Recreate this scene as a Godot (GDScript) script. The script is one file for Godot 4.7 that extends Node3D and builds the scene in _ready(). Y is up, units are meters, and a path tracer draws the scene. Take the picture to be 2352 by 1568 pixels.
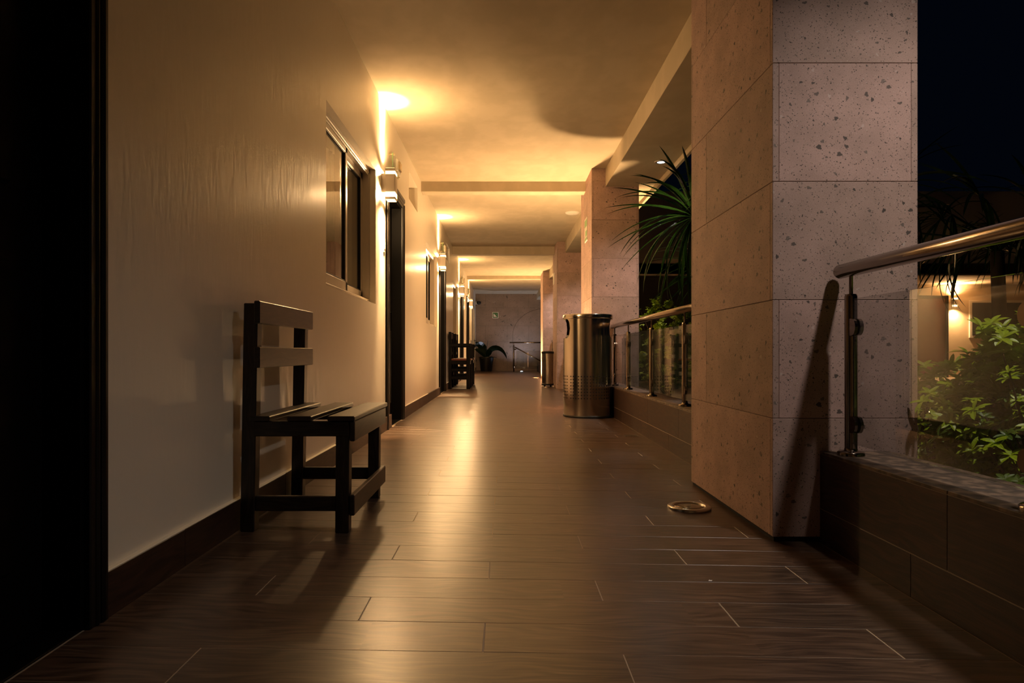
extends Node3D

# ---------------------------------------------------------------- sizes of the place (metres; D is the distance along -z)
const CAM_H := 0.623
const CEIL := 2.533
const WALL_X := -0.926
const BASE_X := -0.909
const WALL_BACK := -1.22
const COL_X0 := 0.907
const COL_X1 := 1.397
const COL_D := [[2.265, 3.248], [6.95, 7.9], [11.53, 12.48], [15.68, 16.65]]
const CURB_X := 1.066
const CURB_Y := 0.292
const RAIL_X := 1.12
const END_D := 21.76
const SOFFIT_Y := 2.345

var M := {}
var rng := RandomNumberGenerator.new()
var used := {}
var leaf_meshes := []

func fy(x: float, d: float) -> float:      # the floor falls towards the garden and rises a little along the corridor
	return -0.0163 * x + 0.002 * (d - 2.0)

# ---------------------------------------------------------------- naming and tagging
func numbered(called: String) -> String:
	if not used.has(called):
		used[called] = 0
		return called
	used[called] += 1
	return "%s_%03d" % [called, used[called]]

func tag(o: Node3D, label: String, category: String, group := "") -> Node3D:
	o.set_meta("label", label)
	o.set_meta("category", category)
	if group != "":
		o.set_meta("group", group)
	return o

func thing(called: String, label: String, category: String, at := Vector3.ZERO, turn := 0.0, group := "") -> Node3D:
	var o := Node3D.new()
	o.name = numbered(called)
	add_child(o)
	o.position = at
	o.rotation.y = turn
	tag(o, label, category, group)
	return o

func copy(root: Node3D, label: String, at: Vector3, turn := 0.0) -> Node3D:
	var base: String = String(root.name)
	var r: Node3D = root.duplicate()
	r.name = numbered(base)
	add_child(r)
	r.position = at
	r.rotation.y = turn
	r.set_meta("label", label)
	return r

func part(called: String, mesh: Variant, mat: Material, parent: Node3D, at := Vector3.ZERO) -> MeshInstance3D:
	var o := MeshInstance3D.new()
	o.name = called
	if mesh is SurfaceTool:
		mesh.generate_normals()
		o.mesh = mesh.commit()
	else:
		o.mesh = mesh
	o.material_override = mat
	o.cast_shadow = GeometryInstance3D.SHADOW_CASTING_SETTING_ON
	parent.add_child(o, true)
	o.position = at
	return o

func struct(called: String, mesh: Variant, mat: Material, label := "") -> MeshInstance3D:
	var o := part(numbered(called), mesh, mat, self)
	o.set_meta("kind", "structure")
	if label != "":
		o.set_meta("label", label)
	return o

# ---------------------------------------------------------------- shapes
func st_new(smooth := false) -> SurfaceTool:
	var st := SurfaceTool.new()
	st.begin(Mesh.PRIMITIVE_TRIANGLES)
	st.set_smooth_group(0 if smooth else -1)
	return st

func finish(st: SurfaceTool) -> ArrayMesh:
	st.generate_normals()
	return st.commit()

func tri(st: SurfaceTool, a: Vector3, b: Vector3, c: Vector3, hint: Vector3, ua := Vector2.ZERO, ub := Vector2.ZERO, uc := Vector2.ZERO) -> void:
	if (b - a).cross(c - a).length_squared() < 1e-18:
		return
	if (b - a).cross(c - a).dot(hint) > 0.0:
		var t := b; b = c; c = t
		var u := ub; ub = uc; uc = u
	st.set_uv(ua); st.add_vertex(a)
	st.set_uv(ub); st.add_vertex(b)
	st.set_uv(uc); st.add_vertex(c)

func quad(st: SurfaceTool, a: Vector3, b: Vector3, c: Vector3, d: Vector3, hint: Vector3, ua := Vector2.ZERO, ub := Vector2.ZERO, uc := Vector2.ZERO, ud := Vector2.ZERO) -> void:
	tri(st, a, b, c, hint, ua, ub, uc)
	tri(st, a, c, d, hint, ua, uc, ud)

func grain_uv(p: Vector3, n: Vector3, g: int, s: Vector2, o: Vector2) -> Vector2:
	var k: int = n.abs().max_axis_index()
	var left := []
	for i in 3:
		if i != g and i != k:
			left.append(i)
	if k == g:
		return Vector2(p[left[0]] * s.x, p[left[1]] * s.y) + o
	return Vector2(p[g] * s.x, (p[left[0]] + p[k] * 0.9) * s.y) + o

# a box with chamfered edges
func rbox(st: SurfaceTool, c: Vector3, size: Vector3, bev := 0.003, xf := Transform3D.IDENTITY, g := 0, us := Vector2.ONE, uo := Vector2.ZERO) -> void:
	var h := size / 2.0
	bev = minf(bev, minf(h.x, minf(h.y, h.z)) * 0.9)
	var V := func(sx: int, sy: int, sz: int, ax: int) -> Vector3:
		var p := Vector3(sx * h.x, sy * h.y, sz * h.z)
		for i in 3:
			if i != ax:
				p[i] -= signf(p[i]) * bev
		return p
	var put := func(pts: Array, n: Vector3) -> void:
		var w := []
		var uv := []
		for p in pts:
			w.append(xf * (c + p))
			uv.append(grain_uv(c + p, n, g, us, uo))
		var hint: Vector3 = xf.basis * n
		for i in range(1, pts.size() - 1):
			tri(st, w[0], w[i], w[i + 1], hint, uv[0], uv[i], uv[i + 1])
	for s in [-1, 1]:
		put.call([V.call(s, -1, -1, 0), V.call(s, 1, -1, 0), V.call(s, 1, 1, 0), V.call(s, -1, 1, 0)], Vector3(s, 0, 0))
		put.call([V.call(-1, s, -1, 1), V.call(1, s, -1, 1), V.call(1, s, 1, 1), V.call(-1, s, 1, 1)], Vector3(0, s, 0))
		put.call([V.call(-1, -1, s, 2), V.call(1, -1, s, 2), V.call(1, 1, s, 2), V.call(-1, 1, s, 2)], Vector3(0, 0, s))
	if bev <= 0.00001:
		return
	for a in [-1, 1]:
		for b in [-1, 1]:
			put.call([V.call(-1, a, b, 1), V.call(1, a, b, 1), V.call(1, a, b, 2), V.call(-1, a, b, 2)], Vector3(0, a, b * 0.99))
			put.call([V.call(a, -1, b, 0), V.call(a, 1, b, 0), V.call(a, 1, b, 2), V.call(a, -1, b, 2)], Vector3(a, 0, b * 0.99))
			put.call([V.call(a, b, -1, 0), V.call(a, b, 1, 0), V.call(a, b, 1, 1), V.call(a, b, -1, 1)], Vector3(a, b * 0.99, 0))
			for d in [-1, 1]:
				put.call([V.call(a, b, d, 0), V.call(a, b, d, 1), V.call(a, b, d, 2)], Vector3(a, b * 0.99, d * 0.98))

# box from its limits: x0..x1, y0..y1, D d0..d1
func lbox(st: SurfaceTool, x0: float, x1: float, y0: float, y1: float, d0: float, d1: float, bev := 0.002, g := 0, us := Vector2.ONE, uo := Vector2.ZERO) -> void:
	rbox(st, Vector3((x0 + x1) / 2, (y0 + y1) / 2, -(d0 + d1) / 2), Vector3(absf(x1 - x0), absf(y1 - y0), absf(d1 - d0)), bev, Transform3D.IDENTITY, g, us, uo)

func box(x0: float, x1: float, y0: float, y1: float, d0: float, d1: float, bev := 0.002, g := 0, us := Vector2.ONE, uo := Vector2.ZERO) -> SurfaceTool:
	var st := st_new()
	lbox(st, x0, x1, y0, y1, d0, d1, bev, g, us, uo)
	return st

# a straight bar of rectangular section between two points; w across `side`, t along the other way
func bar(st: SurfaceTool, p: Vector3, q: Vector3, w: float, t: float, side := Vector3(1, 0, 0), bev := 0.002) -> void:
	var y := (q - p).normalized()
	var z := side.cross(y).normalized()
	var x := y.cross(z)
	rbox(st, Vector3.ZERO, Vector3(w, (q - p).length(), t), bev, Transform3D(Basis(x, y, z), (p + q) / 2), 1, Vector2(1.4, 4.0), Vector2(p.x * 3.1, p.z * 1.7))

# profile points (radius, height), turned round the y axis
func lathe(st: SurfaceTool, prof: Array, seg := 32, xf := Transform3D.IDENTITY) -> void:
	for i in prof.size() - 1:
		var a: Vector2 = prof[i]
		var b: Vector2 = prof[i + 1]
		var n2 := Vector2(b.y - a.y, a.x - b.x)
		for k in seg:
			var t0 := TAU * k / seg
			var t1 := TAU * (k + 1) / seg
			var d0 := Vector3(cos(t0), 0, sin(t0))
			var d1 := Vector3(cos(t1), 0, sin(t1))
			var dm := (d0 + d1).normalized()
			var hint: Vector3 = xf.basis * (dm * n2.x + Vector3(0, n2.y, 0))
			var pa := xf * (d0 * a.x + Vector3(0, a.y, 0))
			var pb := xf * (d1 * a.x + Vector3(0, a.y, 0))
			var pc := xf * (d1 * b.x + Vector3(0, b.y, 0))
			var pd := xf * (d0 * b.x + Vector3(0, b.y, 0))
			if a.x > 0.00001:
				tri(st, pa, pb, pc, hint)
			if b.x > 0.00001:
				tri(st, pa, pc, pd, hint)
			elif a.x <= 0.00001:
				pass

# a round tube along a list of points
func tube(st: SurfaceTool, pts: Array, r: Variant, seg := 16, caps := true) -> void:
	var rings := []
	for i in pts.size():
		var p: Vector3 = pts[i]
		var dir: Vector3 = (pts[mini(i + 1, pts.size() - 1)] - pts[maxi(i - 1, 0)]).normalized()
		var up := Vector3.UP if absf(dir.y) < 0.95 else Vector3.RIGHT
		var x := dir.cross(up).normalized()
		var y := x.cross(dir)
		var rr: float = r[i] if r is Array else r
		var ring := []
		for k in seg:
			ring.append(p + (x * cos(TAU * k / seg) + y * sin(TAU * k / seg)) * rr)
		rings.append(ring)
	for i in pts.size() - 1:
		for k in seg:
			var k1 := (k + 1) % seg
			var mid: Vector3 = (rings[i][k] + rings[i][k1] + rings[i + 1][k] + rings[i + 1][k1]) / 4.0
			quad(st, rings[i][k], rings[i][k1], rings[i + 1][k1], rings[i + 1][k], mid - (pts[i] + pts[i + 1]) / 2.0)
	if caps:
		for e in [0, pts.size() - 1]:
			var other: Vector3 = pts[1] if e == 0 else pts[pts.size() - 2]
			for k in seg:
				tri(st, pts[e], rings[e][k], rings[e][(k + 1) % seg], pts[e] - other)

# a flat outline given in (a, b) along two axes, extruded along n by thickness
func prism(st: SurfaceTool, outline: PackedVector2Array, o: Vector3, ax: Vector3, ay: Vector3, thick: float) -> void:
	var n := ax.cross(ay).normalized()
	var idx := Geometry2D.triangulate_polygon(outline)
	var P := func(i: int, t: float) -> Vector3:
		return o + ax * outline[i].x + ay * outline[i].y + n * t
	for i in range(0, idx.size(), 3):
		tri(st, P.call(idx[i], thick), P.call(idx[i + 1], thick), P.call(idx[i + 2], thick), n)
		tri(st, P.call(idx[i], 0.0), P.call(idx[i + 1], 0.0), P.call(idx[i + 2], 0.0), -n)
	var mid := Vector2.ZERO
	for p in outline:
		mid += p / outline.size()
	var cw := Geometry2D.is_polygon_clockwise(outline)
	for i in outline.size():
		var j := (i + 1) % outline.size()
		var e := outline[j] - outline[i]
		var out2 := Vector2(-e.y, e.x) if cw else Vector2(e.y, -e.x)
		quad(st, P.call(i, 0.0), P.call(j, 0.0), P.call(j, thick), P.call(i, thick), ax * out2.x + ay * out2.y)

func spot(called: String, at: Vector3, towards: Vector3, color: Color, energy: float, angle: float, soft: float, size := 0.02) -> SpotLight3D:
	var l := SpotLight3D.new()
	l.name = called
	l.light_color = color
	l.light_energy = energy
	l.spot_range = 40.0
	l.spot_attenuation = 2.0
	l.spot_angle = angle
	l.spot_angle_attenuation = soft
	l.light_size = size
	l.shadow_enabled = true
	add_child(l, true)
	l.position = at
	l.look_at_from_position(at, at + towards, Vector3.UP if absf(towards.normalized().y) < 0.95 else Vector3.RIGHT)
	return l

# ---------------------------------------------------------------- materials
func mat(c: Color, rough := 0.6, metal := 0.0) -> StandardMaterial3D:
	var m := StandardMaterial3D.new()
	m.albedo_color = c
	m.roughness = rough
	m.metallic = metal
	return m

func noise(freq: float, octaves := 4, sd := 1) -> FastNoiseLite:
	var n := FastNoiseLite.new()
	n.seed = sd
	n.noise_type = FastNoiseLite.TYPE_SIMPLEX_SMOOTH
	n.frequency = freq
	n.fractal_octaves = octaves
	return n

func ntex(freq: float, size := 512, octaves := 4, sd := 1, ramp: Gradient = null) -> NoiseTexture2D:
	var t := NoiseTexture2D.new()
	t.width = size
	t.height = size
	t.seamless = true
	t.noise = noise(freq, octaves, sd)
	if ramp:
		t.color_ramp = ramp
	return t

func ramp(cols: Array, offs: Array) -> Gradient:
	var g := Gradient.new()
	g.colors = PackedColorArray(cols)
	g.offsets = PackedFloat32Array(offs)
	return g

func emit(c: Color, e: float) -> StandardMaterial3D:
	var m := mat(Color(0.9, 0.88, 0.82), 0.5)
	m.emission_enabled = true
	m.emission = c
	m.emission_energy_multiplier = e
	return m

# porcelain that imitates brown timber: grain runs along u
func wood_image(sd: int, dark: Color, light: Color) -> ImageTexture:
	var w := 1024
	var h := 256
	var im := Image.create(w, h, false, Image.FORMAT_RGB8)
	var broad := noise(0.006, 2, sd)
	var fine := noise(0.05, 3, sd + 7)
	var thread := noise(0.35, 2, sd + 13)
	for y in h:
		for x in w:
			var wob := broad.get_noise_2d(x * 0.45, y * 1.1) * 52.0
			var rings := sin((y + wob * 1.6) * 0.13) * 0.5 + 0.5
			var f := fine.get_noise_2d(x * 0.07, (y + wob * 0.5) * 1.5) * 0.5 + 0.5
			var t := thread.get_noise_2d(x * 0.018, y * 0.9) * 0.5 + 0.5
			var v := clampf(0.5 + 0.30 * (rings - 0.5) + 1.2 * (f - 0.5) + 1.05 * (t - 0.5), 0.0, 1.0)
			im.set_pixel(x, y, dark.lerp(light, v))
	return ImageTexture.create_from_image(im)

# pinkish quarry stone with grey and black pumice flecks
func stone_image(sd: int, base: Color, flecks: int, big: float, slim := 1.0) -> ImageTexture:
	var n := 1024
	var cloud := noise(0.004, 4, sd)
	var grain := noise(0.25, 2, sd + 3)
	var im := Image.create(n, n, false, Image.FORMAT_RGB8)
	for y in n:
		for x in n:
			var v := cloud.get_noise_2d(x, y) * 0.10 + grain.get_noise_2d(x, y * 0.8) * 0.10
			im.set_pixel(x, y, Color(base.r * (1.0 + v), base.g * (1.0 + v), base.b * (1.0 + v * 1.1)))
	var r := RandomNumberGenerator.new()
	r.seed = sd
	for i in flecks:
		var cx := r.randf() * n
		var cy := r.randf() * n
		var big_one := r.randf() < 0.02
		var a := (r.randf_range(5.0, 12.0) * big) if big_one else r.randf_range(0.9, 3.0) * big
		var b := a * r.randf_range(0.4, 0.9) * slim
		var rot := r.randf_range(-0.9, 0.9) + (PI / 2 if r.randf() < 0.4 else 0.0)
		var shade := r.randf_range(0.35, 0.68) if big_one else r.randf_range(0.12, 0.72)
		var col := Color(base.r * shade, base.g * shade * 1.06, base.b * shade * 1.06)
		if r.randf() < 0.15:
			col = base.lightened(0.25)
		var p1 := r.randf() * TAU
		var ext := int(a) + 2
		for dy in range(-ext, ext + 1):
			for dx in range(-ext, ext + 1):
				var u := (dx * cos(rot) + dy * sin(rot)) / a
				var v2 := (-dx * sin(rot) + dy * cos(rot)) / b
				var ang := atan2(v2, u)
				var lim := 1.0 + 0.16 * sin(ang * 3.0 + p1) + 0.12 * sin(ang * 5.0 + p1 * 2.0)
				if u * u + v2 * v2 < lim * lim * 0.8:
					var px := int(cx + dx + n) % n
					var py := int(cy + dy + n) % n
					im.set_pixel(px, py, im.get_pixel(px, py).lerp(col, 0.85))
	return ImageTexture.create_from_image(im)

func world_tri(m: StandardMaterial3D, s: Vector3) -> void:
	m.uv1_triplanar = true
	m.uv1_world_triplanar = true
	m.uv1_triplanar_sharpness = 8.0
	m.uv1_scale = s

func make_materials() -> void:
	# satin wall paint with upright roller streaks
	var p := mat(Color(0.945, 0.91, 0.84), 0.42)
	p.roughness_texture = ntex(0.02, 512, 4, 21, ramp([Color(0.72, 0.72, 0.72), Color(1, 1, 1)], [0.25, 0.75]))
	p.roughness = 0.44
	p.metallic_specular = 0.62
	p.heightmap_enabled = true
	p.heightmap_texture = ntex(0.025, 512, 5, 5)
	p.heightmap_scale = 0.035
	world_tri(p, Vector3(2.2, 0.62, 2.2))
	M.wall = p
	var c := mat(Color(0.75, 0.695, 0.60), 0.85)
	c.albedo_texture = ntex(0.006, 512, 4, 9, ramp([Color(0.96, 0.96, 0.95), Color(1, 1, 1)], [0.3, 0.7]))
	c.heightmap_enabled = true
	c.heightmap_texture = ntex(0.02, 512, 4, 15)
	c.heightmap_scale = 0.03
	world_tri(c, Vector3(1.1, 1.1, 0.8))
	M.ceiling = c
	# stone
	var si := stone_image(4, Color(0.71, 0.59, 0.55), 7000, 1.0)
	var sm := mat(Color(1, 1, 1), 0.75)
	sm.albedo_texture = si
	world_tri(sm, Vector3(1.15, 1.15, 1.15))
	M.stone = sm
	var s2 := sm.duplicate()
	s2.uv1_offset = Vector3(0.37, 0.61, 0.23)
	s2.albedo_color = Color(0.95, 0.96, 0.95)
	M.stone_b = s2
	var s3 := mat(Color(0.92, 0.92, 0.90), 0.7)
	s3.albedo_texture = stone_image(11, Color(0.58, 0.505, 0.46), 950, 2.5, 0.5)
	world_tri(s3, Vector3(0.42, 0.55, 0.42))
	M.stone_end = s3
	M.stone_core = mat(Color(0.10, 0.08, 0.07), 0.9)
	# floor
	M.planks = []
	for i in 3:
		var w := mat(Color(1, 1, 1), 0.30)
		w.albedo_texture = wood_image(31 + i * 17, [Color(0.20, 0.152, 0.12), Color(0.20, 0.156, 0.125), Color(0.22, 0.165, 0.13)][i], [Color(0.38, 0.297, 0.236), Color(0.365, 0.292, 0.238), Color(0.40, 0.312, 0.248)][i])
		w.roughness = 0.30
		M.planks.append(w)
	M.skirt = []
	for i in 3:
		var k: StandardMaterial3D = M.planks[i].duplicate()
		k.albedo_color = Color(0.68, 0.58, 0.53)
		k.roughness = 0.5
		M.skirt.append(k)
	M.grout = mat(Color(0.60, 0.53, 0.45), 0.8)
	M.curb = M.planks[0].duplicate()
	M.curb.roughness = 0.5
	M.curb_top = mat(Color(0.42, 0.34, 0.27), 0.6)
	M.curb_top.albedo_texture = ntex(0.02, 256, 4, 41, ramp([Color(0.6, 0.6, 0.6), Color(1, 1, 1)], [0.3, 0.7]))
	world_tri(M.curb_top, Vector3(3, 3, 3))
	# dark timber
	var cwd := mat(Color(1, 1, 1), 0.36)
	cwd.albedo_texture = wood_image(91, Color(0.075, 0.056, 0.044), Color(0.205, 0.155, 0.118))
	M.chair_wood = cwd
	M.dark_wood = mat(Color(0.065, 0.048, 0.04), 0.36)
	M.door = mat(Color(0.035, 0.03, 0.03), 0.5)
	M.door.metallic_specular = 0.22
	M.seat_red = mat(Color(0.34, 0.15, 0.09), 0.35)
	M.steel = mat(Color(0.74, 0.71, 0.67), 0.26, 1.0)
	M.rail_steel = mat(Color(0.55, 0.50, 0.45), 0.15, 1.0)
	var bs := mat(Color(0.73, 0.70, 0.66), 0.17, 1.0)
	bs.heightmap_enabled = true
	bs.heightmap_texture = ntex(0.012, 256, 2, 61)
	bs.heightmap_scale = 0.05
	bs.uv1_triplanar = true
	bs.uv1_scale = Vector3(2.5, 0.35, 2.5)
	M.bin_steel = bs
	M.black = mat(Color(0.035, 0.035, 0.035), 0.5)
	M.hole = mat(Color(0.01, 0.01, 0.01), 0.9)
	M.alu = mat(Color(0.78, 0.74, 0.70), 0.34, 0.3)
	M.frame_paint = mat(Color(0.80, 0.76, 0.70), 0.32)
	var gl := mat(Color(0.20, 0.28, 0.24, 0.15), 0.0)
	gl.transparency = BaseMaterial3D.TRANSPARENCY_ALPHA
	M.glass = gl
	var wg := mat(Color(0.10, 0.12, 0.10, 0.06), 0.0)
	wg.transparency = BaseMaterial3D.TRANSPARENCY_ALPHA
	M.window_glass = wg
	var pg := mat(Color(0.25, 0.5, 0.3, 0.25), 0.05)
	pg.transparency = BaseMaterial3D.TRANSPARENCY_ALPHA
	M.plaque_glass = pg
	M.plaque_edge = mat(Color(0.25, 0.36, 0.18), 0.2)
	M.brass = mat(Color(0.82, 0.74, 0.58), 0.25, 0.7)
	M.badge = mat(Color(0.86, 0.83, 0.76), 0.35)
	M.curtain = mat(Color(0.26, 0.25, 0.16), 0.9)
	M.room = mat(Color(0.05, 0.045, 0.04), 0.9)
	M.white = mat(Color(0.84, 0.82, 0.78), 0.5)
	M.green = mat(Color(0.04, 0.36, 0.14), 0.5)
	M.pale_green = mat(Color(0.48, 0.66, 0.40), 0.5)
	M.glow = emit(Color(1.0, 0.84, 0.58), 5.0)
	M.glow_lens = emit(Color(1.0, 0.82, 0.55), 7.0)
	M.glow_cool = emit(Color(0.86, 0.94, 1.0), 6.0)
	M.lens_off = mat(Color(0.42, 0.36, 0.28), 0.12, 0.6)
	var lf := mat(Color(0.53, 0.62, 0.05), 0.45)
	lf.backlight_enabled = true
	lf.backlight = Color(0.12, 0.20, 0.03)
	M.leaf = lf
	var lf2 := lf.duplicate()
	lf2.albedo_color = Color(0.27, 0.37, 0.045)
	M.leaf_dark = lf2
	var pl := mat(Color(0.085, 0.17, 0.055), 0.28)
	pl.backlight_enabled = true
	pl.backlight = Color(0.10, 0.17, 0.03)
	pl.roughness = 0.2
	M.palm = pl
	M.palm_old = mat(Color(0.16, 0.19, 0.07), 0.4)
	M.twig = mat(Color(0.30, 0.25, 0.19), 0.8)
	M.trunk = mat(Color(0.16, 0.12, 0.09), 0.9)
	M.soil = mat(Color(0.035, 0.03, 0.025), 0.95)
	M.pot = mat(Color(0.03, 0.03, 0.03), 0.45)
	M.pot_leaf = mat(Color(0.07, 0.14, 0.075), 0.32)
	M.far_wall = mat(Color(0.74, 0.66, 0.55), 0.8)
	M.paper = mat(Color(0.85, 0.83, 0.8), 0.8)

const WARM := Color(1.0, 0.80, 0.555)
const COOL := Color(1.0, 0.94, 0.89)

# ================================================================ build
func _ready() -> void:
	rng.seed = 20
	# camera: standing low in the middle of the corridor, lens shifted so that uprights stay upright
	var cam := Camera3D.new()
	cam.name = "camera"
	cam.projection = Camera3D.PROJECTION_FRUSTUM
	cam.near = 0.05
	cam.far = 200.0
	cam.size = 2.0 * 0.05 * 784.0 / 1540.0
	cam.frustum_offset = Vector2(0.05 * 18.0 / 1540.0, 0.05 * 26.0 / 1540.0)
	add_child(cam)
	cam.position = Vector3(0, CAM_H, 0)
	cam.current = true
	# night sky
	var we := WorldEnvironment.new()
	we.name = "night"
	var env := Environment.new()
	var sky := Sky.new()
	var sm := ProceduralSkyMaterial.new()
	var night := Color(0.007, 0.014, 0.034)
	sm.sky_top_color = night
	sm.sky_horizon_color = night
	sm.ground_bottom_color = night
	sm.ground_horizon_color = night
	sky.sky_material = sm
	env.sky = sky
	env.background_mode = Environment.BG_SKY
	env.tonemap_mode = Environment.TONE_MAPPER_LINEAR
	env.tonemap_exposure = 1.08
	env.sdfgi_enabled = true
	env.ssao_enabled = true
	env.ssil_enabled = true
	we.environment = env
	add_child(we)
	make_materials()
	build_shell()
	build_floor()
	build_columns()
	build_curbs()
	build_left_wall_things()
	build_ceiling_things()
	build_uplights()
	build_chairs()
	build_bins()
	build_railings()
	build_end()
	build_garden()
	build_far_wing()

# ---------------------------------------------------------------- the shell
# openings in the left wall: [D0, D1, Y0, Y1]
const DOORS := [[0.70, 1.485], [5.29, 6.03], [9.56, 10.34], [14.0, 14.86], [16.42, 17.2]]
const WINDOWS := [[3.487, 4.834], [7.95, 9.27], [12.15, 13.45], [17.75, 19.1]]
const NICHES := [[6.51, 7.17], [10.72, 11.38], [15.2, 15.8]]
const WHITE_DOOR := [20.05, 20.95]
const DOOR_H := 1.935
const WIN_Y := [0.975, 1.94]

func build_shell() -> void:
	var holes := []
	for d in DOORS:
		holes.append([d[0], d[1], -1.0, DOOR_H])
	holes.append([WHITE_DOOR[0], WHITE_DOOR[1], -1.0, 1.98])
	for w in WINDOWS:
		holes.append([w[0], w[1], WIN_Y[0], WIN_Y[1]])
	for n in NICHES:
		holes.append([n[0], n[1], 2.122, 2.385])
	var cuts := [-3.0, END_D + 0.2]
	for h in holes:
		for e in [h[0], h[1]]:
			if not cuts.has(e):
				cuts.append(e)
	cuts.sort()
	var st := st_new()
	for i in cuts.size() - 1:
		var a: float = cuts[i]
		var b: float = cuts[i + 1]
		var mid := (a + b) / 2
		var y := -0.12
		for h in holes:
			if mid > h[0] and mid < h[1]:
				if h[2] > y:
					lbox(st, WALL_BACK, WALL_X, y, h[2], a, b, 0.0)
				y = h[3]
		lbox(st, WALL_BACK, WALL_X, y, CEIL + 0.05, a, b, 0.0)
	lbox(st, WALL_BACK - 0.3, WALL_BACK, -0.12, CEIL + 0.05, -3.0, END_D + 0.2, 0.0)
	struct("wall_left", st, M.wall, "cream satin painted wall with doors and windows along the corridor")
	# ceiling slab, its cross beams and the lower beam along the garden edge
	st = st_new()
	lbox(st, WALL_BACK - 0.3, 1.06, CEIL, CEIL + 0.2, -3.0, END_D + 0.2, 0.0)
	struct("ceiling", st, M.ceiling, "cream plastered corridor ceiling")
	var bn := 0
	for b in [[7.475, 7.64, 2.419], [12.05, 12.22, 2.391], [16.62, 16.79, 2.449]]:
		struct("trim_%d" % (bn + 1), box(WALL_X - 0.02, 1.06, b[2], CEIL + 0.01, b[0], b[1], 0.003), M.ceiling, "plastered cross beam under the ceiling")
		bn += 1
	st = st_new()
	lbox(st, 1.0516, 1.545, SOFFIT_Y, CEIL + 0.2, -3.0, END_D + 0.2, 0.003)
	lbox(st, 1.545, 1.575, SOFFIT_Y - 0.047, CEIL + 0.2, -3.0, END_D + 0.2, 0.003)
	struct("trim_4", st, M.ceiling, "lowered plaster beam along the garden edge with a drip lip")
	# behind the photographer
	st = st_new()
	lbox(st, -1.5, 1.6, -0.2, CEIL + 0.2, -3.15, -3.0, 0.0)
	struct("wall_back", st, M.wall)
	# end wall: backing, then its stone panels
	var ew := struct("wall_end", box(-1.5, 3.4, -0.2, CEIL + 0.2, END_D + 0.012, END_D + 0.3, 0.0), M.stone_core, "dark flecked stone wall closing the corridor")
	var rows := [-0.05, 0.42, 0.98, 1.50, 2.085, 2.56]
	for r in rows.size() - 1:
		var x := -1.3 + (0.35 if r % 2 else 0.0)
		while x < 3.2:
			var pst := box(x + 0.0015, x + 0.6985, rows[r] + 0.0015, rows[r + 1] - 0.0015, END_D, END_D + 0.015 + rng.randf() * 0.002, 0.001)
			part("panel", pst, M.stone_end, ew)
			x += 0.7
	# arched joint cut in the stone panels
	var arc := st_new()
	var pts := []
	var AX := 0.28
	pts.append(Vector2(AX, 0.13))
	for i in 17:
		var t := PI - (PI / 2) * i / 16.0
		pts.append(Vector2(AX + 1.06 + cos(t) * 1.06, 1.20 + sin(t) * 0.86))
	pts.append(Vector2(AX + 1.8, 2.06))
	for i in pts.size() - 1:
		bar(arc, Vector3(pts[i].x, pts[i].y, -END_D), Vector3(pts[i + 1].x, pts[i + 1].y, -END_D), 0.008, 0.006, Vector3(1, 0, 0), 0.0)
	lbox(arc, AX, AX + 1.9, 0.126, 0.134, END_D - 0.003, END_D + 0.003, 0.0)
	part("arch_joint", arc, M.stone_core, ew)

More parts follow.
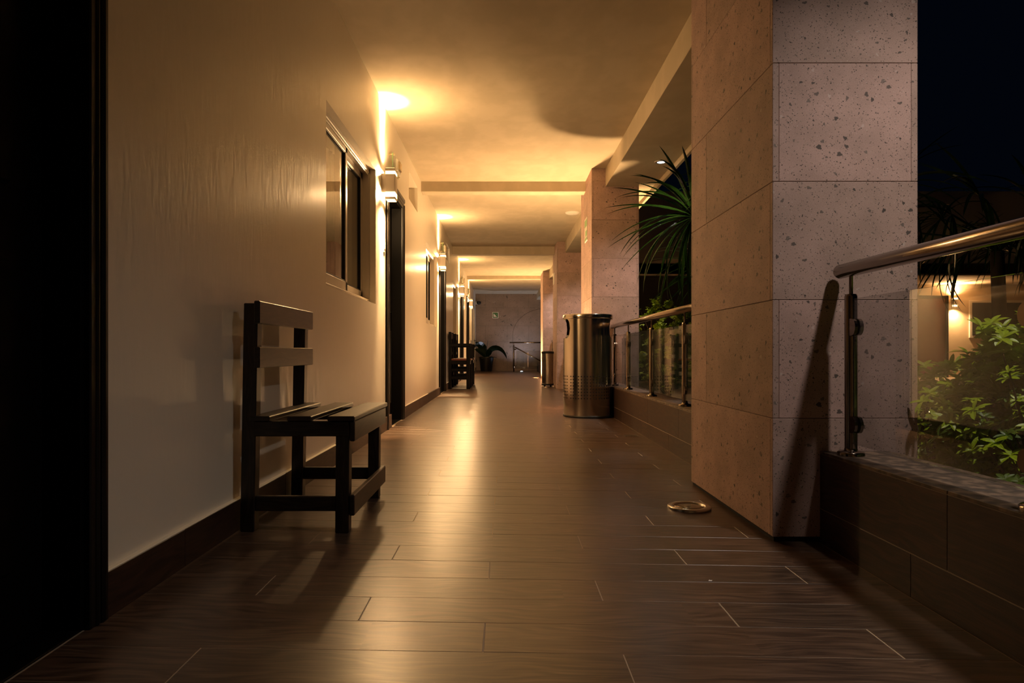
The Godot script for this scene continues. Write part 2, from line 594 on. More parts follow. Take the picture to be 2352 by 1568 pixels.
func build_floor() -> void:
	var slab := st_new()
	# screed and grout under the planks, tilted as the floor is
	var xf := Transform3D(Basis(Vector3(1, -0.0163, 0).normalized(), Vector3(0.0163, 1, 0.002).normalized(), Vector3(0, -0.002, 1).normalized()), Vector3(0, fy(0, 9.4) - 0.0005, -9.4))
	rbox(slab, Vector3(0.1, -0.06, 0), Vector3(2.9, 0.12, 25.2), 0.0, xf)
	var fl := struct("floor", slab, M.grout, "timber look tiled corridor floor with pale joints")
	var variants := []
	for v in 6:
		var s := st_new()
		rbox(s, Vector3(0, -0.0055, 0), Vector3(0.8775, 0.011, 0.1490), 0.0005, Transform3D.IDENTITY, 0, Vector2(0.9, 3.4), Vector2(0.173 * v, 0.31 * v))
		variants.append(finish(s))
	var rest := [st_new(), st_new(), st_new()]
	var count := 0
	for k in range(-6, 133):              # k = 0: the row that starts at D = 2.0
		var d0: float = 2.0 + 0.1506 * k
		var off := -0.335 - 0.2927 * k
		off = fposmod(off + 0.93, 0.88) - 0.93 - 0.88
		while off < CURB_X:
			var x0 := maxf(off, WALL_X + 0.004)
			var x1 := minf(off + 0.88, CURB_X - 0.002)
			off += 0.88
			if x1 - x0 < 0.03:
				continue
			var cx := (x0 + x1) / 2
			var cd := d0 + 0.0753
			var tilt := rng.randf_range(-0.0016, 0.0016)
			var roll := rng.randf_range(-0.0007, 0.0007) - 0.0163
			var b := Basis.from_euler(Vector3(0.002 + tilt, 0, roll))
			var tone := rng.randi() % 3
			if d0 < 12.0:
				var o: MeshInstance3D
				if x1 - x0 > 0.879:
					o = part("plank", variants[rng.randi() % 6], M.planks[tone], fl)
				else:
					var s := st_new()
					rbox(s, Vector3(0, -0.0055, 0), Vector3(x1 - x0 - 0.0025, 0.011, 0.1490), 0.0005, Transform3D.IDENTITY, 0, Vector2(0.9, 3.4), Vector2(rng.randf(), rng.randf()))
					o = part("plank", s, M.planks[tone], fl)
				o.transform = Transform3D(b, Vector3(cx, fy(cx, cd), -cd))
				count += 1
			else:
				rbox(rest[tone], Vector3(0, -0.0055, 0), Vector3(x1 - x0 - 0.0025, 0.011, 0.1485), 0.0, Transform3D(b, Vector3(cx, fy(cx, cd), -cd)), 0, Vector2(0.9, 3.4), Vector2(rng.randf(), rng.randf()))
	for t in 3:
		var o := part("far_planks", rest[t], M.planks[t], fl)
		o.set_meta("kind", "stuff")
	# baseboard tiles along the left wall, with a cream bead of plaster on top
	var gaps := [[0.654, 1.531], [5.219, 6.101], [9.489, 10.411], [13.929, 14.931], [16.349, 17.271], [19.979, 21.021]]
	var from := -3.0
	var n := 0
	for g in gaps + [[END_D, END_D]]:
		var to: float = g[0]
		var bb := struct("baseboard_left", box(WALL_X - 0.01, BASE_X - 0.001, fy(WALL_X, from) + 0.1045, fy(WALL_X, from) + 0.109, from, to, 0.001), M.wall, "brown tile skirting along the cream wall")
		var d := from
		while d < to - 0.01:
			var e := minf(d + 0.88 - fposmod(d - 1.91, 0.88), to)
			if e - d < 0.005:
				e += 0.88
			var yb := fy(WALL_X, (d + e) / 2)
			part("tile", box(WALL_X - 0.01, BASE_X, yb - 0.002, yb + 0.105, d + 0.001, e - 0.001, 0.001, 2, Vector2(0.9, 3.4), Vector2(rng.randf(), rng.randf())), M.skirt[n % 3], bb)
			n += 1
			d = e
		from = g[1]

# ---------------------------------------------------------------- stone columns
func build_columns() -> void:
	var words := ["nearest speckled stone column, right of the floor ring, tall in the foreground", "second stone column, right behind the large steel bin", "third stone column, between the large bin and the slim bin", "fourth and farthest stone column, behind the slim steel bin"]
	for i in 4:
		var d0: float = COL_D[i][0]
		var d1: float = COL_D[i][1]
		var cx := (COL_X0 + COL_X1) / 2
		var cd := (d0 + d1) / 2
		var c := thing("stone_column", words[i], "column", Vector3(cx, 0, -cd), 0.0, "stone columns along the garden side")
		var hx := (COL_X1 - COL_X0) / 2
		var hd := (d1 - d0) / 2
		var t := 0.021
		var core := st_new()
		lbox(core, -hx + 0.006, hx - 0.006, -0.06, CEIL + 0.03, -hd + 0.006, hd - 0.006, 0.0)
		part("core", core, M.stone_core, c)
		var y := 0.0025
		var course := 0
		while y < CEIL:
			var y1 := minf(y + 0.4, CEIL + 0.01)
			var a := y + (0.0 if course else -0.001)
			var b := y1 - 0.0016
			var m: Material = M.stone if course % 2 else M.stone_b
			var m2: Material = M.stone_b if course % 2 else M.stone
			var wrap := course % 2 == 1      # odd courses: the side slabs run past the front slab
			var j := 0.0008
			for s in [-1, 1]:                 # front and back
				var x := hx - (t + j if wrap else 0.0)
				part("slab", box(-x, x, a, b, s * hd, s * (hd - t), 0.0012), m, c)
			for s in [-1, 1]:                 # corridor and garden faces
				var z := hd - (0.0 if wrap else t + j)
				var cut := 0.24 if wrap else 0.0
				if cut > 0.0 and s == -1:
					part("slab", box(s * hx, s * (hx - t), a, b, -z, z - cut - j, 0.0012), m2, c)
					part("slab", box(s * hx, s * (hx - t), a, b, z - cut + j, z, 0.0012), m, c)
				else:
					part("slab", box(s * hx, s * (hx - t), a, b, -z, z, 0.0012), m2, c)
			y += 0.4
			course += 1

# ---------------------------------------------------------------- low walls between the columns
func build_curbs() -> void:
	var bays := [[-2.0, 2.265], [3.248, 6.95], [7.9, 11.53], [12.48, 15.68], [16.65, END_D]]
	for i in bays.size():
		var d0: float = bays[i][0]
		var d1: float = bays[i][1]
		var yb := fy(CURB_X, (d0 + d1) / 2)
		var w := struct("wall_garden", box(CURB_X + 0.0012, 1.30, yb - 0.1, CURB_Y - 0.009, d0, d1, 0.0), M.grout, "low timber tiled wall under the railing")
		var d := d0
		var k := 0
		while d < d1 - 0.005:
			var e := minf(d1, d + 0.88 - fposmod(d - (1.613 if i == 0 else 4.1), 0.88))
			if e - d < 0.01:
				e = minf(d1, e + 0.88)
			part("tile", box(CURB_X, CURB_X + 0.011, 0.0985, CURB_Y - 0.0105, d + 0.001, e - 0.001, 0.001, 2, Vector2(0.9, 3.4), Vector2(rng.randf(), rng.randf())), M.skirt[k % 3], w)
			part("coping", box(CURB_X, 1.30, CURB_Y - 0.010, CURB_Y, d + 0.001, e - 0.001, 0.0015), M.curb_top, w)
			d = e
			k += 1
		d = d0
		while d < d1 - 0.005:
			var e := minf(d1, d + 0.88 - fposmod(d - (1.758 if i == 0 else 4.35), 0.88))
			if e - d < 0.01:
				e = minf(d1, e + 0.88)
			part("tile", box(CURB_X, CURB_X + 0.011, fy(CURB_X, d) - 0.004, 0.0965, d + 0.001, e - 0.001, 0.001, 2, Vector2(0.9, 3.4), Vector2(rng.randf(), rng.randf())), M.skirt[(k + 1) % 3], w)
			d = e
			k += 1

# ---------------------------------------------------------------- doors, windows, lamps and plaques on the left wall
func build_door(i: int, d0: float, d1: float) -> void:
	var yb := fy(WALL_X, (d0 + d1) / 2)
	var o := Node3D.new()
	o.name = "door_%d" % (i + 1)
	add_child(o)
	o.set_meta("kind", "structure")
	o.set_meta("label", "near black panelled timber door in a moulded casing")
	var cw := 0.045 if i == 0 else 0.07
	# casing: two uprights and a head, each stepped
	for s in [0, 1]:
		var c := st_new()
		var e: float = d1 if s else d0
		var g := 1.0 if s else -1.0
		lbox(c, WALL_X - 0.002, WALL_X + 0.018, yb, DOOR_H + 0.02, e - g * 0.012, e + g * cw, 0.003)
		lbox(c, WALL_X, WALL_X + 0.026, yb, DOOR_H + 0.025, e + g * cw * 0.55, e + g * cw, 0.006)
		lbox(c, WALL_X, WALL_X + 0.023, yb, DOOR_H + 0.02, e + g * cw * 0.14, e + g * cw * 0.36, 0.004)
		part("casing", c, M.dark_wood, o)
		part("jamb", box(WALL_X - 0.16, WALL_X + 0.002, yb, DOOR_H, e, e - g * 0.022, 0.002), M.door, o)
	var h := st_new()
	lbox(h, WALL_X - 0.002, WALL_X + 0.018, DOOR_H - 0.012, DOOR_H + 0.078, d0 - cw, d1 + cw, 0.003)
	lbox(h, WALL_X, WALL_X + 0.026, DOOR_H + 0.042, DOOR_H + 0.078, d0 - cw - 0.003, d1 + cw + 0.003, 0.006)
	lbox(h, WALL_X, WALL_X + 0.023, DOOR_H + 0.01, DOOR_H + 0.028, d0 - 0.03, d1 + 0.03, 0.004)
	part("head_casing", h, M.dark_wood, o)
	part("head_jamb", box(WALL_X - 0.16, WALL_X + 0.002, DOOR_H - 0.022, DOOR_H, d0, d1, 0.002), M.door, o)
	var leaf := part("leaf", box(WALL_X - 0.12, WALL_X - 0.08, yb + 0.008, DOOR_H - 0.024, d0 + 0.024, d1 - 0.024, 0.002), M.door, o)
	for row in [[0.16, 0.80], [0.95, 1.78]]:
		for col in 2:
			var a: float = lerpf(d0, d1, 0.16 + 0.36 * col)
			var b: float = lerpf(d0, d1, 0.48 + 0.36 * col)
			part("panel", box(WALL_X - 0.085, WALL_X - 0.070, yb + row[0], yb + row[1], a, b, 0.012), M.door, leaf)
	var hd := st_new(true)
	tube(hd, [Vector3(WALL_X - 0.08, 0.98, -(d0 + 0.09)), Vector3(WALL_X - 0.035, 0.98, -(d0 + 0.09)), Vector3(WALL_X - 0.03, 0.98, -(d0 + 0.2))], 0.009, 10)
	part("handle", hd, M.steel, leaf)
	part("threshold", box(WALL_X - 0.16, WALL_X, yb - 0.01, yb + 0.004, d0, d1, 0.002), M.door, o)

func build_window(i: int, d0: float, d1: float) -> void:
	var o := Node3D.new()
	o.name = "window_%d" % (i + 1)
	add_child(o)
	o.set_meta("kind", "structure")
	o.set_meta("label", "sliding aluminium window set back in the cream wall")
	var y0: float = WIN_Y[0]
	var y1: float = WIN_Y[1]
	var xf := -0.968
	var xb := -1.052
	var f := 0.030
	part("sill_rail", box(xb, xf, y0, y0 + f, d0, d1, 0.003), M.frame_paint, o)
	part("head_rail", box(xb, xf, y1 - f, y1, d0, d1, 0.003), M.frame_paint, o)
	part("side_rail", box(xb, xf, y0, y1, d0, d0 + f, 0.003), M.frame_paint, o)
	part("side_rail", box(xb, xf, y0, y1, d1 - f, d1, 0.003), M.frame_paint, o)
	part("track", box(xb + 0.038, xb + 0.044, y0 + f, y0 + f + 0.012, d0 + f, d1 - f, 0.001), M.frame_paint, o)
	part("track", box(xf - 0.012, xf - 0.006, y1 - f - 0.014, y1 - f, d0 + f, d1 - f, 0.001), M.frame_paint, o)
	var mid := lerpf(d0, d1, 0.5)
	for s in 2:
		var a: float = d0 + f if s == 0 else mid - 0.03
		var b: float = mid + 0.03 if s == 0 else d1 - f
		var x1 := xf - 0.012 - 0.036 * s
		var x0 := x1 - 0.030
		var w := 0.045
		var u0 := y0 + f + 0.002
		var u1 := y1 - f - 0.002
		var st := st_new()
		lbox(st, x0, x1, u0, u0 + w + 0.012, a, b, 0.003)
		lbox(st, x0, x1, u1 - w, u1, a, b, 0.003)
		lbox(st, x0, x1, u0, u1, a, a + w, 0.003)
		lbox(st, x0, x1, u0, u1, b - w, b, 0.003)
		var sash := part("sash", st, M.frame_paint, o)
		var g := st_new()
		for e in [[a + w, a + w + 0.009], [b - w - 0.009, b - w]]:
			lbox(g, x0 + 0.004, x1 - 0.003, u0 + w + 0.012, u1 - w, e[0], e[1], 0.001)
		lbox(g, x0 + 0.004, x1 - 0.003, u0 + w + 0.012, u0 + w + 0.020, a + w, b - w, 0.001)
		lbox(g, x0 + 0.004, x1 - 0.003, u1 - w - 0.008, u1 - w, a + w, b - w, 0.001)
		part("gasket", g, M.black, sash)
		part("pane", box((x0 + x1) / 2 - 0.002, (x0 + x1) / 2 + 0.002, u0 + w, u1 - w, a + w, b - w, 0.0), M.window_glass, sash)
	# dark room and pleated curtain behind
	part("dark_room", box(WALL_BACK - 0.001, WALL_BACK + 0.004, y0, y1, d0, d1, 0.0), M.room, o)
	var cu := st_new(true)
	var n := 40
	for k in n:
		var da := lerpf(d0 + 0.55 * (d1 - d0), d1 - 0.02, k / float(n))
		var db := lerpf(d0 + 0.55 * (d1 - d0), d1 - 0.02, (k + 1) / float(n))
		var xa := -1.14 + 0.016 * sin(k * 1.3)
		var xb2 := -1.14 + 0.016 * sin((k + 1) * 1.3)
		quad(cu, Vector3(xa, y0, -da), Vector3(xb2, y0, -db), Vector3(xb2, y1, -db), Vector3(xa, y1, -da), Vector3(1, 0, 0))
		quad(cu, Vector3(xa - 0.004, y0, -da), Vector3(xb2 - 0.004, y0, -db), Vector3(xb2 - 0.004, y1, -db), Vector3(xa - 0.004, y1, -da), Vector3(-1, 0, 0))
	part("curtain", cu, M.curtain, o)

func build_left_wall_things() -> void:
	for i in DOORS.size():
		build_door(i, DOORS[i][0], DOORS[i][1])
	for i in WINDOWS.size():
		build_window(i, WINDOWS[i][0], WINDOWS[i][1])
	# white door near the end
	var wd := Node3D.new()
	wd.name = "door_6"
	add_child(wd)
	wd.set_meta("kind", "structure")
	wd.set_meta("label", "white door with lever handle at the far end of the left wall")
	var yb := fy(WALL_X, 20.5)
	part("leaf", box(WALL_X - 0.05, WALL_X - 0.015, yb, 1.96, WHITE_DOOR[0] + 0.02, WHITE_DOOR[1] - 0.02, 0.003), M.white, wd)
	for s in 2:
		var e: float = WHITE_DOOR[s]
		part("casing", box(WALL_X - 0.06, WALL_X + 0.016, yb, 2.03, e - 0.07 + 0.08 * s, e - 0.01 + 0.08 * s, 0.004), M.white, wd)
	part("head_casing", box(WALL_X - 0.06, WALL_X + 0.016, 1.965, 2.03, WHITE_DOOR[0] - 0.07, WHITE_DOOR[1] + 0.07, 0.004), M.white, wd)
	part("backing", box(WALL_BACK, WALL_X - 0.06, yb, 1.98, WHITE_DOOR[0], WHITE_DOOR[1], 0.0), M.white, wd)
	var lv := st_new(true)
	tube(lv, [Vector3(WALL_X - 0.016, 1.0, -20.9), Vector3(WALL_X + 0.04, 1.0, -20.9), Vector3(WALL_X + 0.045, 1.0, -20.78)], 0.012, 10)
	part("handle", lv, M.steel, wd)
	# up and down wall lamps
	var lamp_words := ["nearest lit box wall lamp, between the big window and the first dark door", "second lit box wall lamp along the left wall, before the second dark door", "third lit box wall lamp along the left wall, beyond the wooden armchairs", "farthest lit box wall lamp on the left wall, near the stone end wall"]
	var lamp_d := [5.09, 9.42, 13.72, 17.47]
	var proto: Node3D = null
	for i in 4:
		var at := Vector3(WALL_X, 1.8915, -lamp_d[i])
		if proto == null:
			proto = make_sconce(lamp_words[i], at)
		else:
			copy(proto, lamp_words[i], at)
		sconce_lights(Vector3(WALL_X + 0.068, 0, -lamp_d[i]), 1.0)
	# glass plaques above the doors
	var pw := ["glass door plaque with raised badge above the first dark door, the largest in view", "glass door plaque with raised badge above the second dark door", "glass door plaque with raised badge above the third dark door", "small far glass door plaque by the farthest wall lamp"]
	var pd := [5.36, 9.72, 14.1, 16.6]
	var pp: Node3D = null
	for i in 4:
		var at := Vector3(WALL_X, 2.14, -pd[i])
		if pp == null:
			pp = make_plaque(pw[0], at)
		else:
			copy(pp, pw[i], at)
	# card switch by the first door
	var sw := thing("wall_switch", "small pale switch plate on the wall beside the first dark door", "switch", Vector3(WALL_X, 1.45, -5.165))
	part("plate", box(0, 0.006, -0.055, 0.055, -0.03, 0.03, 0.002), M.frame_paint, sw)
	part("key", box(0.005, 0.009, -0.03, 0.03, -0.018, 0.018, 0.002), M.frame_paint, sw)
	# camera at the far end
	var sc := thing("security_camera", "small dark dome camera on a white bracket in the far left corner", "camera", Vector3(-0.86, 2.22, -END_D))
	part("bracket", box(-0.06, 0.03, -0.03, 0.06, 0.0, -0.10, 0.01), M.white, sc)
	var dm := st_new(true)
	lathe(dm, [Vector2(0.0, -0.075), Vector2(0.04, -0.066), Vector2(0.066, -0.04), Vector2(0.075, 0.0), Vector2(0.06, 0.03), Vector2(0.0, 0.035)], 20, Transform3D(Basis.IDENTITY, Vector3(0.04, 0.03, 0.14)))
	part("dome", dm, M.black, sc)

func make_sconce(label: String, at: Vector3) -> Node3D:
	var o := thing("wall_lamp", label, "wall lamp", at, 0.0, "lit box lamps on the left wall")
	# x = away from the wall, y = up, centre of the body at y 0
	part("back_plate", box(0.0, 0.033, -0.058, 0.086, -0.034, 0.034, 0.003), M.alu, o)
	part("body", box(0.030, 0.107, -0.057, 0.077, -0.05, 0.05, 0.003), M.alu, o)
	part("top_cap", box(0.030, 0.107, 0.099, 0.1225, -0.05, 0.05, 0.003), M.alu, o)
	part("bottom_cap", box(0.030, 0.107, -0.112, -0.094, -0.05, 0.05, 0.003), M.alu, o)
	part("glowing_band", box(0.033, 0.106, 0.077, 0.099, -0.0485, 0.0485, 0.002), M.glow, o)
	part("glowing_band", box(0.033, 0.106, -0.094, -0.057, -0.0485, 0.0485, 0.002), M.glow, o)
	part("glowing_lens", box(0.036, 0.101, 0.1215, 0.1245, -0.043, 0.043, 0.001), M.glow, o)
	part("glowing_lens", box(0.036, 0.101, -0.115, -0.111, -0.043, 0.043, 0.001), M.glow, o)
	return o

func sconce_lights(p: Vector3, k: float) -> void:
	var up := Vector3(p.x, 2.03, p.z)
	var dn := Vector3(p.x, 1.768, p.z)
	spot("wall_lamp_light", up, Vector3(-0.10, 1, 0), WARM, 15.0 * k, 22.0, 1.0, 0.03)
	spot("wall_lamp_light", up, Vector3(0.25, 1, 0), WARM, 1.1 * k, 80.0, 1.0, 0.03)
	spot("wall_lamp_light", dn, Vector3(-0.07, -1, 0), WARM, 10.0 * k, 17.0, 1.0, 0.03)
	spot("wall_lamp_light", dn, Vector3(0.3, -1, 0), WARM, 4.0 * k, 78.0, 1.0, 0.03)
	# the lamps inside the two glowing bands, shining out sideways
	for b in [[1.9795, 0.6], [1.816, 1.0]]:
		var l := OmniLight3D.new()
		l.name = "wall_lamp_light"
		l.light_color = WARM
		l.light_energy = b[1] * k
		l.omni_range = 40.0
		l.omni_attenuation = 2.0
		l.light_size = 0.015
		l.shadow_enabled = true
		add_child(l, true)
		l.position = Vector3(p.x, b[0], p.z)

func make_plaque(label: String, at: Vector3) -> Node3D:
	var o := thing("door_plaque", label, "plaque", at, 0.0, "glass plaques above the doors")
	part("glass_plate", box(0.030, 0.038, -0.055, 0.085, 0.0, 0.30, 0.001), M.plaque_glass, o)
	part("glass_edge", box(0.0295, 0.0385, -0.055, 0.085, -0.002, 0.004, 0.0005), M.plaque_edge, o)
	for y in [-0.045, 0.075]:
		for d in [0.022, 0.278]:
			var s := st_new(true)
			tube(s, [Vector3(0, y, -d), Vector3(0.048, y, -d)], 0.007, 10)
			part("standoff", s, M.brass, o)
	var b := part("badge", box(0.038, 0.066, -0.045, 0.06, 0.07, 0.23, 0.012), M.badge, o)
	part("badge_ring", box(0.064, 0.078, -0.028, 0.045, 0.10, 0.20, 0.006), M.brass, b)
	return o

# ---------------------------------------------------------------- ceiling lamps and fittings
func build_ceiling_things() -> void:
	var words := ["recessed downlight above the glass railing nearest the camera", "recessed white downlight in the soffit above the palm fronds", "recessed downlight in the soffit past the second column", "recessed downlight in the soffit past the third column"]
	var ds := [1.48, 6.05, 10.62, 15.2]
	var proto: Node3D = null
	for i in 4:
		var at := Vector3(1.417, SOFFIT_Y, -ds[i])
		if proto == null:
			proto = thing("downlight", words[0], "downlight", at, 0.0, "recessed downlights in the edge beam")
			var r := st_new(true)
			lathe(r, [Vector2(0.036, 0.0), Vector2(0.036, -0.005), Vector2(0.062, -0.005), Vector2(0.062, 0.0)], 32)
			part("trim_ring", r, M.alu, proto)
			var l := st_new(true)
			lathe(l, [Vector2(0.0, -0.003), Vector2(0.036, -0.003), Vector2(0.036, 0.0), Vector2(0.0, 0.0)], 24)
			part("lens", l, M.glow_cool, proto)
		else:
			copy(proto, words[i], at)
		spot("downlight_light", at + Vector3(0, -0.012, 0), Vector3(0.0, -1, 0), COOL, 2.7, 67.0, 1.0, 0.05)
	var sd := thing("smoke_detector", "shallow round white fitting on the ceiling past the second column", "detector", Vector3(0.93, CEIL, -9.13))
	var s := st_new(true)
	lathe(s, [Vector2(0.0, -0.026), Vector2(0.06, -0.026), Vector2(0.095, -0.012), Vector2(0.098, 0.0)], 28)
	part("housing", s, M.white, sd)
	var s2 := st_new(true)
	lathe(s2, [Vector2(0.0, -0.031), Vector2(0.02, -0.030), Vector2(0.024, -0.026)], 16)
	part("sensor", s2, M.white, sd)

func build_uplights() -> void:
	var words := ["unlit steel ring light set in the floor beside the nearest column", "lit floor uplight hidden behind the large steel bin", "unlit floor uplight beside the third column", "small lit floor uplight glowing beside the farthest column"]
	var ds := [2.736, 7.42, 12.0, 16.17]
	var lit := [false, true, false, true]
	for i in 4:
		var x := 0.755 if i != 1 else 0.772
		var at := Vector3(x, fy(x, ds[i]), -ds[i])
		var o := thing("floor_uplight", words[i], "floor light", at, 0.0, "round lights set in the floor beside the columns")
		var r := st_new(true)
		lathe(r, [Vector2(0.062, 0.0085), Vector2(0.064, 0.0115), Vector2(0.070, 0.0125), Vector2(0.084, 0.0115), Vector2(0.087, 0.008), Vector2(0.087, 0.0)], 48)
		part("ring", r, M.steel, o)
		var l := st_new(true)
		lathe(l, [Vector2(0.0, 0.0115), Vector2(0.04, 0.0105), Vector2(0.062, 0.0085), Vector2(0.062, 0.0)], 32)
		part("lens", l, M.glow_lens if lit[i] else M.lens_off, o)
		if lit[i]:
			spot("uplight_light", at + Vector3(0, 0.02, 0), Vector3(0.0, 1, 0), WARM, 15.0, 60.0, 1.0, 0.045)
			spot("uplight_light", at + Vector3(0, 0.03, 0), Vector3(0.0, 1, 0), WARM, 2.4, 89.0, 0.3, 0.05)
	# cold uplight at the end wall
	var at2 := Vector3(0.55, fy(0.55, 21.1), -21.1)
	var e := thing("floor_uplight", "small cold white floor light at the foot of the stone end wall", "floor light", at2)
	var r2 := st_new(true)
	lathe(r2, [Vector2(0.05, 0.006), Vector2(0.056, 0.012), Vector2(0.075, 0.01), Vector2(0.078, 0.0)], 32)
	part("ring", r2, M.steel, e)
	var l2 := st_new(true)
	lathe(l2, [Vector2(0.0, 0.022), Vector2(0.03, 0.017), Vector2(0.05, 0.006)], 24)
	part("lens", l2, M.glow_cool, e)
	spot("uplight_light", at2 + Vector3(0, 0.03, 0), Vector3(0.0, 1, 0.0), Color(0.90, 0.92, 1.0), 1.3, 75.0, 0.9, 0.03)
	# drain and paper scrap
	var dr := thing("floor_drain", "small square metal drain grate in the floor by the low wall", "drain", Vector3(0.965, fy(0.965, 5.1), -5.1))
	var f := st_new()
	for s in [-1, 1]:
		lbox(f, s * 0.05, s * 0.043, 0.0, 0.003, -0.05, 0.05, 0.0005)
		lbox(f, -0.05, 0.05, 0.0, 0.003, s * 0.05, s * 0.043, 0.0005)
	part("frame", f, M.steel, dr)
	for k in 6:
		part("slat", box(-0.043, 0.043, 0.0, 0.0024, -0.038 + k * 0.0142, -0.032 + k * 0.0142, 0.0004), M.steel, dr)
	var sc := st_new()
	prism(sc, PackedVector2Array([Vector2(-0.006, -0.002), Vector2(0.002, -0.005), Vector2(0.006, 0.0), Vector2(0.0, 0.0015), Vector2(-0.001, 0.006)]), Vector3.ZERO, Vector3(1, 0.12, 0).normalized(), Vector3(0, 0.1, -1).normalized(), 0.0006)
	var ps := part(numbered("paper_scrap"), sc, M.paper, self, Vector3(0.572, fy(0.572, 1.86) + 0.0012, -1.86))
	tag(ps, "tiny white scrap of paper on the floor near the nearest column", "paper scrap")

# ---------------------------------------------------------------- chairs
func build_chairs() -> void:
	var fx := -0.70
	var o := thing("slatted_chair", "dark wooden slatted chair against the left wall in the foreground", "chair", Vector3(fx, fy(fx, 2.57), -2.57))
	var yb := fy(fx, 2.57)
	var P := func(x: float, y: float, d: float) -> Vector3:
		return Vector3(x - fx, y - yb, 2.57 - d)
	var lx := func(called: String, x0: float, x1: float, y0: float, y1: float, d0: float, d1: float) -> void:
		var st := st_new()
		var g := 2 if d1 - d0 > 0.2 else 0
		lbox(st, x0 - fx, x1 - fx, y0 - yb, y1 - yb, d0 - 2.57, d1 - 2.57, 0.003, g, Vector2(0.9, 3.6), Vector2(x0 * 3.3, y0 * 5.1))
		part(called, st, M.chair_wood, o)
	for d in [2.30, 2.845]:
		var st := st_new()
		bar(st, P.call(-0.874, fy(-0.87, d), d), P.call(-0.861, 0.792, d), 0.048, 0.045, Vector3(1, 0, 0), 0.003)
		part("leg", st, M.chair_wood, o)
		var s2 := st_new()
		bar(s2, P.call(-0.552, fy(-0.55, d), d), P.call(-0.549, 0.392, d), 0.046, 0.045, Vector3(1, 0, 0), 0.003)
		part("leg", s2, M.chair_wood, o)
	# back slats
	for b in [[0.722, 0.7985], [0.572, 0.643]]:
		lx.call("back_slat", -0.842, -0.822, b[0], b[1], 2.255, 2.885)
	# seat slats, laid with gaps
	for s in [[-0.860, -0.792], [-0.733, -0.652], [-0.597, -0.505]]:
		lx.call("seat_slat", s[0], s[1], 0.392, 0.409, 2.262, 2.90)
	# frame under the seat
	lx.call("apron", -0.524, -0.507, 0.322, 0.391, 2.275, 2.872)
	lx.call("apron", -0.85, -0.526, 0.339, 0.391, 2.276, 2.297)
	lx.call("apron", -0.85, -0.526, 0.339, 0.391, 2.848, 2.869)
	lx.call("apron", -0.846, -0.83, 0.339, 0.391, 2.30, 2.846)
	# lower boards
	lx.call("stretcher", -0.526, -0.508, 0.070, 0.141, 2.275, 2.872)
	lx.call("stretcher", -0.85, -0.526, 0.083, 0.134, 2.285, 2.307)
	lx.call("stretcher", -0.85, -0.526, 0.088, 0.138, 2.838, 2.860)
	# armchairs farther on
	var words := ["dark wooden armchair with reddish seat against the left wall, the nearer of the two", "dark wooden armchair with reddish seat, the farther one half hidden by the other"]
	var proto: Node3D = null
	for i in 2:
		var dd: float = [11.22, 12.32][i]
		var at := Vector3(-0.735, fy(-0.735, dd), -dd)
		if proto:
			copy(proto, words[i], at)
			continue
		proto = thing("armchair", words[0], "chair", at, 0.0, "wooden armchairs along the left wall")
		var bx := func(called: String, x0: float, x1: float, y0: float, y1: float, d0: float, d1: float, m: Material) -> void:
			part(called, box(x0, x1, y0, y1, d0, d1, 0.006), m, proto)
		for s in [-1, 1]:
			var a: float = s * 0.275
			var b: float = s * 0.230
			bx.call("leg", -0.172, -0.128, 0.0, 0.935, a, b, M.door)
			bx.call("leg", 0.118, 0.178, 0.0, 0.70, a, b, M.door)
			bx.call("armrest", -0.172, 0.195, 0.69, 0.745, a + s * 0.008, b, M.door)
			bx.call("stretcher", -0.15, 0.15, 0.285, 0.335, a - s * 0.01, b, M.door)
			bx.call("stretcher", -0.15, 0.15, 0.155, 0.205, a - s * 0.01, b, M.door)
		bx.call("apron", -0.165, 0.170, 0.40, 0.465, -0.27, 0.27, M.door)
		bx.call("seat", -0.13, 0.192, 0.465, 0.497, -0.262, 0.262, M.seat_red)
		bx.call("back_rail", -0.168, -0.142, 0.82, 0.92, -0.235, 0.235, M.door)
		bx.call("back_rail", -0.168, -0.142, 0.56, 0.61, -0.235, 0.235, M.door)
		for k in 4:
			bx.call("back_slat", -0.163, -0.147, 0.60, 0.83, -0.165 + k * 0.1, -0.135 + k * 0.1, M.door)

# ---------------------------------------------------------------- litter bins
func shell_with_mouths(st: SurfaceTool, r: float, y0: float, y1: float, m0: float, m1: float, half: float, rc: float) -> void:
	var seg := 144
	var span := func(t: float) -> Vector2:       # mouth limits at this angle, or (0, 0) for none
		for c in [0.0, PI]:
			var a := absf(wrapf(t - c, -PI, PI))
			if a < half:
				var over := maxf(0.0, a * r - (half * r - rc))
				var cut := rc - sqrt(maxf(0.0, rc * rc - over * over))
				return Vector2(m0 + cut, m1 - cut)
		return Vector2.ZERO
	for k in seg:
		var t0 := TAU * k / seg
		var t1 := TAU * (k + 1) / seg
		var s0: Vector2 = span.call(t0)
		var s1: Vector2 = span.call(t1)
		var d0 := Vector3(cos(t0), 0, sin(t0))
		var d1 := Vector3(cos(t1), 0, sin(t1))
		var bands := []
		if s0 == Vector2.ZERO and s1 == Vector2.ZERO:
			bands = [[y0, y0, y1, y1]]
		else:
			var mid := (m0 + m1) / 2
			if s0 == Vector2.ZERO: s0 = Vector2(mid, mid)
			if s1 == Vector2.ZERO: s1 = Vector2(mid, mid)
			bands = [[y0, y0, s0.x, s1.x], [s0.y, s1.y, y1, y1]]
		for b in bands:
			for w in [[r, 1.0], [r - 0.003, -1.0]]:
				var q: float = w[0]
				quad(st, d0 * q + Vector3(0, b[0], 0), d1 * q + Vector3(0, b[1], 0), d1 * q + Vector3(0, b[3], 0), d0 * q + Vector3(0, b[2], 0), (d0 + d1) * w[1])

